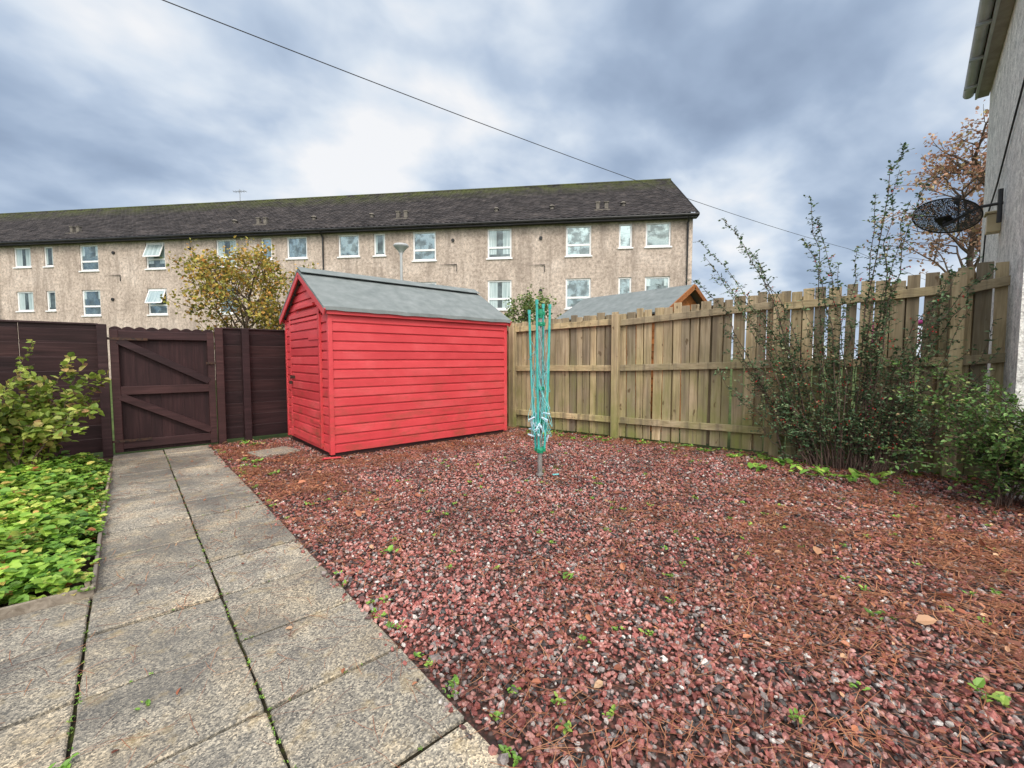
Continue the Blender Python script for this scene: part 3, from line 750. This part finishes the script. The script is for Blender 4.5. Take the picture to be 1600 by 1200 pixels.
# ------------------------------------------------------------------ rotary clothes dryer
rd=thing("rotary_clothes_dryer","folded rotary clothes dryer with turquoise lines on grey post","clothes dryer",(3.10,3.10,0))
cx,cy=3.10,3.10
q=MB(); q.tube([(cx,cy,-.05),(cx,cy,.30)],.025,10); q.tube([(cx,cy,.30),(cx,cy,1.62)],.017,10); q.tube([(cx,cy,.02),(cx,cy,.035)],.04,10)
q.make("pole",M['metal'],rd)
for z0,z1,rr in ((.25,.31,.042),(.55,.60,.03),(.88,.92,.03),(1.52,1.56,.032),(1.60,1.69,.03)):
    q=MB(); q.tube([(cx,cy,z0),(cx,cy,(z0+z1)/2),(cx,cy,z1)],[rr*.85,rr,rr*.8],10)
    for k in range(4):
        an=k*1.571+.4; q.obox((cx+math.cos(an)*rr,cy+math.sin(an)*rr,(z0+z1)/2),(.018,.01,.018),((math.cos(an),math.sin(an),0),(-math.sin(an),math.cos(an),0),(0,0,1)))
    q.make("hub",M['hub'],rd,bevel=.003)
arms=[]
for k in range(4):
    an=k*1.571+.5+U(-.15,.15); ct,st=math.cos(an),math.sin(an); rt=U(.09,.125)
    p0=np.array([cx+ct*.045,cy+st*.045,.29]);p1=np.array([cx+ct*rt,cy+st*rt,U(1.62,1.74)]); arms.append((p0,p1))
    q=MB(); q.tube([p0,(p0+p1)/2+np.array([ct,st,0])*.012,p1],.012,8); q.tube([p1,p1+(p1-p0)*.03],.016,8); q.make("arm",M['teal'],rd)
    p2=np.array([cx+ct*.04,cy+st*.04,1.54]); p3=p0+(p1-p0)*.45
    q=MB(); q.tube([p2,p3],.006,6); q.make("strut",M['metal'],rd)
q=MB()
for i in range(34):
    A=arms[i%4];B=arms[(i+1)%4]; f=U(.30,.98)
    a=A[0]+(A[1]-A[0])*f; c=B[0]+(B[1]-B[0])*min(1,f+U(-.03,.03))
    an=U(0,6.28); low=U(.36,.72) if U(0,1)<.6 else U(.75,1.35); rr=U(.03,.12)*(1.25 if low<.7 else .8)
    m=np.array([cx+math.cos(an)*rr,cy+math.sin(an)*rr,low])
    ctrl=2*m-(a+c)/2
    C=bez(a,ctrl,c,13)
    C[4:9]+=rng.normal(size=(5,3))*.010
    q.tube(C,.0027,4,cap=False)
q.make("clothes_line",M['cord'],rd)
for i in range(18):
    an=U(0,6.28);rr=U(.04,.13);z=U(.38,.66); q=MB()
    ax=rvec(2);u1=ax[0];u2=nrm(np.cross(u1,ax[1]));u3=np.cross(u1,u2); p=np.array([cx+math.cos(an)*rr,cy+math.sin(an)*rr,z])
    q.obox(p+u2*.006,(.036,.004,.006),(nrm(u1+u2*.12),u2,u3)); q.obox(p-u2*.006,(.036,.004,.006),(nrm(u1-u2*.12),u2,u3)); q.make("peg",M['peg'],rd)
b=MB(); b.beam((3.18,3.0,.03),(3.24,2.97,.03),.012,.01); tag(b.make("clothes_peg",M['cord']),"turquoise plastic clothes peg dropped on the gravel","clothes peg")

# ------------------------------------------------------------------ apartment building
ab=thing("apartment_building","three storey pebbledash apartment block with dark tiled roof","apartment building",(20.94,10.49,-.03),math.radians(-48.9),local=True)
wl=[(1.62,'W'),(3.19,'N'),(5.5,'T'),(9.54,'T'),(13.56,'T'),(16.05,'N'),(17.8,'W'),
    (20.83,'W'),(22.66,'N'),(25.13,'T'),(29.66,'T'),(34.1,'T'),(36.9,'N'),(38.75,'W'),(42.4,'W'),(44.2,'N'),(47.0,'T')]
SZ_={'W':(1.2,1.17),'N':(.64,1.17),'T':(1.26,1.5)}
wins=[]
for s,t in wl:
    for fl in (7.91,5.28):
        w,h=SZ_[t]; wins.append((-s,fl-h,w,h,t))
SL=58.0;ZT=8.2
xs=sorted(set([0,-SL]+[round(w[0]+sg*w[2]/2,4) for w in wins for sg in (-1,1)]))
zs=sorted(set([0,ZT]+[round(w[1],4) for w in wins]+[round(w[1]+w[3],4) for w in wins]))
b=MB();V=[];F=[];ix={}
def vid(x,z):
    if (x,z) not in ix: ix[(x,z)]=len(V); V.append((x,0,z))
    return ix[(x,z)]
for i in range(len(xs)-1):
    for j in range(len(zs)-1):
        mx,mz=(xs[i]+xs[i+1])/2,(zs[j]+zs[j+1])/2
        if any(abs(mx-w[0])<w[2]/2 and w[1]<mz<w[1]+w[3] for w in wins): continue
        F.append((vid(xs[i],zs[j]),vid(xs[i+1],zs[j]),vid(xs[i+1],zs[j+1]),vid(xs[i],zs[j+1])))
b.add(V,F,.5)
for w in wins:
    xa,xb=w[0]-w[2]/2,w[0]+w[2]/2;za,zb=w[1],w[1]+w[3];dp=.16
    b.add([(xa,0,za),(xb,0,za),(xb,0,zb),(xa,0,zb),(xa,dp,za),(xb,dp,za),(xb,dp,zb),(xa,dp,zb)],[(0,4,5,1),(1,5,6,2),(2,6,7,3),(3,7,4,0)],.5)
W2=12.0
b.add([(0,0,0),(0,W2,0),(0,W2,ZT),(0,6,12.0),(0,0,ZT)],[(0,1,2,3,4)],.5)
b.add([(-SL,0,0),(-SL,W2,0),(-SL,W2,ZT),(-SL,6,12.0),(-SL,0,ZT)],[(4,3,2,1,0)],.5)
b.add([(0,W2,0),(-SL,W2,0),(-SL,W2,ZT),(0,W2,ZT)],[(0,1,2,3)],.5)
b.make("wall",M['facade'],ab)
xr=np.arange(-SL-.3,.18,.075); rows=23; prof=.03*np.abs(np.sin(np.arange(len(xr))*math.pi/4))
ye,ze,yr,zr=-.38,8.15,6.0,12.2
V=[];Rr=[]
for side in (0,1):
    for j in range(rows):
        for e in (0,1):
            t=(j+e)/rows; yy=ye+(yr-ye)*t; zz=ze+(zr-ze)*t+(.05 if e==0 else 0.0)
            if side: yy=2*yr-yy
            V.append(np.stack([xr,np.full(len(xr),yy),zz+prof],1)); 
            rs=rng.random(len(xr)//4+1); Rr.append(np.repeat(rs,4)[:len(xr)])
V=np.concatenate(V);Rr=np.concatenate(Rr);nx=len(xr);F=[]
i=np.arange(nx-1)
for side in (0,1):
    for r_ in range(2*rows-1):
        a=(side*2*rows+r_)*nx+i
        f=np.stack([a,a+1,a+nx+1,a+nx],1)
        F.append(f if side==0 else f[:,::-1])
rf=np_mesh("roof",V,np.concatenate(F),Rr,M['tile'],ab)
q=MB(); q.tube([(-SL-.3,6,12.2),(.18,6,12.2)],.11,8); q.make("ridge_tiles",M['tile'],ab)
q=MB(); q.box((-SL-.3,-.36,7.98),(.15,-.33,8.13)); q.make("fascia",M['black'],ab)
q=MB(); q.box((-SL-.3,-.33,8.0),(.15,-.003,8.02)); q.make("soffit",M['black'],ab)
q=MB(); q.tube([(-SL-.3,-.43,8.11),(.18,-.43,8.11)],.06,8); q.make("gutter",M['black'],ab)
q=MB(); q.beam((.17,-.40,8.10),(.17,6,12.14),.03,.17); q.make("verge_board",M['black'],ab)
for s in (.25,19.25,40.6):
    q=MB(); q.tube([(-s,-.40,8.05),(-s,-.09,7.8),(-s,-.09,0)],.05,8); q.make("drainpipe",M['black'],ab)
for s in (4.3,15.1,23.5,36.0):
    q=MB()
    for k in (-.22,.22):
        zz=8.12+(1.25)/6.38*4.08; q.box((-s+k-.09,.87-.09,zz-.15),(-s+k+.09,.87+.09,zz+.34)); q.box((-s+k-.12,.87-.12,zz+.34),(-s+k+.12,.87+.12,zz+.39))
    q.box((-s-.4,.6,8.68),(-s+.4,1.15,8.86)); q.make("roof_vent",M['vent'],ab)
for s in (3.2,6.9,9.9,17.0,20.5,25.5):
    q=MB(); zz=8.12+(1.55)/6.38*4.08; q.tube([(-s,1.17,zz-.1),(-s,1.17,zz+.18)],[.1,.1],8); q.tube([(-s,1.17,zz+.18),(-s,1.17,zz+.26)],[.17,.1],8); q.make("vent_cowl",M['vent'],ab)
for s,z in ((7.4,7.35),(12.0,7.4),(27.4,7.5),(32.4,7.4),(7.4,4.7),(11.4,4.75),(27.4,4.8),(32.6,4.7)):
    q=MB(); q.tube([(-s,-.07,z),(-s,.0,z)],.09,8); q.make("wall_vent",M['black'],ab)
for s,z,l in ((7.2,6.0,1.0),(11.8,6.15,1.2),(27.2,6.2,.9),(32.0,6.1,1.1)):
    q=MB(); q.tube([(-s,-.05,z-.35),(-s,-.05,z),(-s-l,-.05,z)],.025,5); q.make("waste_pipe",M['black'],ab)
q=MB(); q.tube([(-29.0,6,12.2),(-29.0,6,13.1)],.02,5); q.tube([(-29.5,6,12.95),(-28.5,6,12.95)],.015,4)
for k in range(5): q.tube([(-29.4+k*.2,5.8,12.95),(-29.4+k*.2,6.2,12.95)],.012,4)
q.make("television_aerial",M['metal'],ab)
def winmesh(w,h,t):
    f=MB();y0,y1=.055,.115;fw=.08
    f.box((-w/2,y0,0),(-w/2+fw,y1,h));f.box((w/2-fw,y0,0),(w/2,y1,h));f.box((-w/2+fw,y0,0),(w/2-fw,y1,fw));f.box((-w/2+fw,y0,h-fw),(w/2-fw,y1,h))
    if t=='T':
        f.box((-w/2+fw,y0-.006,h*.33),(w/2-fw,y1,h*.33+.10))
    return f
first={}
for (x,z,w,h,t) in wins:
    if t not in first:
        f=winmesh(w,h,t).make("window",M['upvc'],ab)
        gl=MB(); gl.add([(-w/2+.05,.09,.05),(w/2-.05,.09,.05),(w/2-.05,.09,h-.05),(-w/2+.05,.09,h-.05)],[(0,1,2,3)],.5)
        gm=gl.make("glass",M['glass']); gm.parent=f
        sl=MB(); sl.box((-w/2-.06,-.06,-.07),(w/2+.06,.12,-.002)); sm=sl.make("sill",M['upvc']); sm.parent=f
        first[t]=(f,gm,sm); f.location=(x,0,z)
    else:
        F0,G0,S0=first[t]
        f=F0.copy(); COL.objects.link(f); f.parent=ab; f.matrix_parent_inverse=Matrix.Identity(4); f.location=(x,0,z)
        for c in (G0,S0):
            k=c.copy(); COL.objects.link(k); k.parent=f; k.matrix_parent_inverse=Matrix.Identity(4)
for s in (29.66,):
    for z0 in (6.97,4.34):
        q=MB();w,h=1.1,.86; ang=math.radians(22);dn=np.array([0,-math.sin(ang),-math.cos(ang)]);top=np.array([-s,.04,z0+h])
        X=np.array([1.,0,0])
        for sx in (-w/2,w/2-.05): q.obox(top+X*(sx+.025)+dn*h/2,(.025,.02,h/2),(X,np.cross(dn,X),dn))
        for dz in (.03,h-.03): q.obox(top+dn*dz,(w/2,.02,.03),(X,np.cross(dn,X),dn))
        sa_=q.make("opened_sash",M['upvc'],ab)
        gq=MB(); c0=top+dn*.05;c1=top+dn*(h-.05)
        gq.add([c0-X*.5,c0+X*.5,c1+X*.5,c1-X*.5],[(0,3,2,1)],.5); g2=gq.make("sash_glass",M['glass']); g2.parent=sa_

# ------------------------------------------------------------------ street lamp
sl=thing("street_lamp","tall pale grey street lamp with shallow bowl lantern","street lamp",(7.56,14.66,-.03))
q=MB(); q.tube([(7.56,14.66,-.03),(7.56,14.66,1.2),(7.56,14.66,1.25),(7.56,14.66,4.95)],[.085,.085,.055,.045],10); q.make("pole",M['greypl'],sl)
q=MB(); q.tube([(7.56,14.66,z) for z in (4.93,5.0,5.08,5.2,5.24,5.30,5.33)],[.05,.08,.13,.25,.28,.24,.1],16); q.make("lantern",M['greypl'],sl,smooth=True)

# ------------------------------------------------------------------ pink play frame behind fence
pf=thing("swing_frame","pink metal child's swing frame behind the timber fence","swing frame",(7.1,1.3,-.03))
for (x,y) in ((6.75,.5),(6.75,1.25),(7.5,.5),(7.5,1.25)):
    q=MB(); q.tube([(x,y,-.03),(7.12,y+(.08 if y<1 else -.08),1.62)],.028,8); q.make("leg",M['pink'],pf)
q=MB(); q.tube([(7.12,.45,1.63),(7.12,1.3,1.63)],.03,8); q.make("crossbar",M['pink'],pf)
q=MB(); q.box((7.0,.78,.5),(7.24,.98,.53)); q.make("seat",M['pink'],pf)
for yy in (.80,.96):
    q=MB(); q.tube([(7.12,yy,1.6),(7.12,yy,.53)],.006,4); q.make("rope",M['metal'],pf)

# ------------------------------------------------------------------ rendered house
hs=thing("rendered_house","pale roughcast house with grey gutter and dark roof","house",(5.6,-.04,.09),math.radians(6),local=True)
HL=3.77
b=MB(); b.box((0,-7,-.15),(HL,0,4.98)); b.add([(0,0,4.98),(0,-3.5,6.9),(0,-7,4.98)],[(0,1,2)]); b.add([(HL,0,4.98),(HL,-3.5,6.9),(HL,-7,4.98)],[(2,1,0)])
b.make("wall",M['house'],hs)
for yy in (.20,-7.20):
    b=MB(); b.beam(((HL)/2,yy,4.98),((HL)/2,-3.5,7.02),HL+.2,.07); b.make("roof_slope",M['tile'],hs)
q=MB(); q.box((-.1,.12,4.87),(HL+.1,.145,5.02)); q.make("fascia",M['greypl'],hs)
q=MB(); q.box((-.1,.003,4.88),(HL+.1,.118,4.90)); q.make("soffit",M['sill'],hs)
b=MB();V=[];F=[];kk=9
for xx in (-.1,HL+.14):
    for ro in (.062,.056):
        for j in range(kk):
            an=math.pi+math.pi*j/(kk-1); V.append((xx,.21+ro*math.cos(an),4.99+ro*math.sin(an)))
n2=2*kk
for j in range(kk-1):
    F.append((j,j+1,n2+j+1,n2+j)); F.append((kk+j,n2+kk+j,n2+kk+j+1,kk+j+1))
F.append(tuple(n2+j for j in range(kk)))
b.add(V,F)
for xx in np.arange(.3,HL,.8): b.box((xx-.02,.147,4.90),(xx+.02,.275,4.93))
b.make("gutter",M['greypl'],hs)
q=MB(); q.tube([(.3,.02,3.6),(1.2,.02,3.35),(2.0,.02,3.1),(2.9,.02,2.95),(3.2,.02,2.0),(3.2,.02,.5)],.009,5); q.make("wall_cable",M['black'],hs)
q=MB(); q.box((1.62,.001,2.50),(1.76,.11,2.70)); q.box((1.60,.0,2.70),(1.78,.13,2.725)); q.make("meter_box",M['cream'],hs,bevel=.006)
sd=thing("satellite_dish","dark grey satellite dish on bracket fixed to house wall","satellite dish",(7.05,.12,2.7))
ctr=np.array([7.0,.55,2.80]); view=nrm(np.array([0,0,1.2])-ctr); side=nrm(np.cross(view,(0,0,1))); up=np.cross(side,view)
nb=nrm(view*math.cos(math.radians(52))-up*math.sin(math.radians(52))+side*.18)
e1=nrm(np.cross(nb,(0,0,1))); e2=np.cross(nb,e1)
V=[];F=[];kr,ka=7,36
for i in range(kr+1):
    rr=.285*i/kr; dz=.045*(1-(i/kr)**2)
    for j in range(ka):
        an=2*math.pi*j/ka; V.append(ctr+e1*rr*math.cos(an)+e2*rr*1.05*math.sin(an)+nb*dz)
for i in range(kr):
    for j in range(ka): F.append((i*ka+j,i*ka+(j+1)%ka,(i+1)*ka+(j+1)%ka,(i+1)*ka+j))
q=MB(); q.add(V,F,.5); dm=q.make("dish",M['dish'],sd,smooth=True)
q=MB(); rim=[ctr+e1*.287*math.cos(t)+e2*.287*1.05*math.sin(t) for t in np.linspace(0,2*math.pi,37)]; q.tube(rim,.007,6,cap=False); q.make("rim",M['black'],sd)
q=MB(); q.tube([ctr+nb*.05,ctr+nb*.13,(7.05,.30,2.85),(7.05,.12,2.85)],.016,8); q.tube([(7.05,.145,2.65),(7.05,.145,3.0)],.02,6); q.make("bracket",M['black'],sd)
q=MB(); q.obox(ctr+nb*.055,(.07,.07,.006),(e1,e2,nb)); q.make("mounting_plate",M['black'],sd)
q=MB(); f0=ctr+e2*.28; f1=ctr-nb*.34+e2*.1; q.tube([f0,f0-nb*.05,f1],.009,6); q.tube([f1,f1+nb*.09],.028,8); q.make("receiver_arm",M['black'],sd)

# ------------------------------------------------------------------ overhead cable
A=np.array([-5.66,7.44]);Bc=np.array([18.1,23.7]);pts=[]
for t in np.linspace(-.45,1.9,60):
    p=A+(Bc-A)*t; X=p[0]*ca+p[1]*sa;Y=-p[0]*sa+p[1]*ca
    zz=7.0-.28*4*t*(1-t) if t<1 else 7.0-(t-1)*.5
    pts.append((X,Y,zz))
q=MB(); q.tube(pts,.009,5); tag(q.make("overhead_cable",M['black']),"thin black overhead cable crossing above the garden","cable")

# ------------------------------------------------------------------ light, sky
SUN_EL=math.radians(48); sdir=nrm([-.45,-.75,0]); 
sun=bpy.data.lights.new("sun","SUN"); sun.energy=1.5; sun.angle=math.radians(12); sun.color=(1,.93,.84)
so=bpy.data.objects.new("sun",sun); COL.objects.link(so)
toward=Vector((sdir[0]*math.cos(SUN_EL),sdir[1]*math.cos(SUN_EL),math.sin(SUN_EL)))
so.rotation_euler=toward.to_track_quat('Z','Y').to_euler(); so.location=(0,0,20)
wd=bpy.data.worlds.new("World"); scene.world=wd; wd.use_nodes=True; nt=wd.node_tree; nt.nodes.clear(); N=NT(nt)
out=N.n("ShaderNodeOutputWorld"); bg=N.n("ShaderNodeBackground"); bg.inputs[1].default_value=.1; N.l(bg.outputs[0],out.inputs[0])
sk=N.n("ShaderNodeTexSky"); sk.sky_type='NISHITA'; sk.sun_disc=False; sk.sun_elevation=SUN_EL; sk.sun_rotation=math.atan2(sdir[0],sdir[1])
tc=N.n("ShaderNodeTexCoord"); sp=N.n("ShaderNodeSeparateXYZ"); N.l(tc.outputs["Generated"],sp.inputs[0])
zc=N.math("ADD",N.math("MAXIMUM",sp.outputs[2],0.0),.34)
cb=N.n("ShaderNodeCombineXYZ"); N.l(N.math("DIVIDE",sp.outputs[0],zc),cb.inputs[0]); N.l(N.math("DIVIDE",sp.outputs[1],zc),cb.inputs[1])
mp=N.n("ShaderNodeMapping"); mp.inputs["Rotation"].default_value=(0,0,math.radians(20)); mp.inputs["Scale"].default_value=(1.15,1.35,1); mp.inputs["Location"].default_value=(5.3,2.2,0)
N.l(cb.outputs[0],mp.inputs[0])
n1=N.noise(mp.outputs[0],1.45,3,.45,.1); n2=N.noise(mp.outputs[0],4.2,4,.5,.15)
f=N.math("ADD",N.math("MULTIPLY",n1,.70),N.math("MULTIPLY",n2,.30))
nv=N.n("ShaderNodeVectorMath",operation="NORMALIZE"); N.l(tc.outputs["Generated"],nv.inputs[0])
def lobe(d,p):
    dt=N.n("ShaderNodeVectorMath",operation="DOT_PRODUCT"); N.l(nv.outputs[0],dt.inputs[0]); dt.inputs[1].default_value=tuple(nrm(d))
    return N.math("POWER",N.math("MAXIMUM",dt.outputs["Value"],0.0),p)
f=N.math("ADD",f,N.math("MULTIPLY",lobe([.386,.811,.44],26),.12))
f=N.math("ADD",f,N.math("MULTIPLY",lobe([.12,.86,.50],40),.09))
low=N.math("POWER",N.math("SUBTRACT",1.0,N.math("MAXIMUM",sp.outputs[2],0.0)),7)
f=N.math("ADD",f,N.math("MULTIPLY",low,.09))
cl=N.ramp(f,[(.37,(.30,.385,.53)),(.45,(.38,.48,.64)),(.525,(.53,.635,.79)),(.59,(.75,.83,.93)),(.66,(.97,.98,1.0))])
gl_=lobe(list(toward),4)  # added sky glow toward the sun, behind the camera, to brighten the scene
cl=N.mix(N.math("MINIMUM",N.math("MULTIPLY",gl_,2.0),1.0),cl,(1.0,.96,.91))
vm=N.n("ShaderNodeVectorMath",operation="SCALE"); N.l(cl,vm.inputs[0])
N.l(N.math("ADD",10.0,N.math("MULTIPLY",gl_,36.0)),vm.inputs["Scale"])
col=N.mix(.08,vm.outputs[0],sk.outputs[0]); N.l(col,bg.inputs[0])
# camera
cam=bpy.data.cameras.new("camera"); cam.sensor_width=36; cam.lens=683/1600*36; cam.clip_end=2000; cam.clip_start=.05
co=bpy.data.objects.new("camera",cam); COL.objects.link(co); co.location=(0,0,1.2)
co.rotation_euler=(math.radians(90-3.35),0,math.radians(-41.3)); scene.camera=co
scene.view_settings.view_transform='Standard'; scene.view_settings.look='None'; scene.view_settings.exposure=0
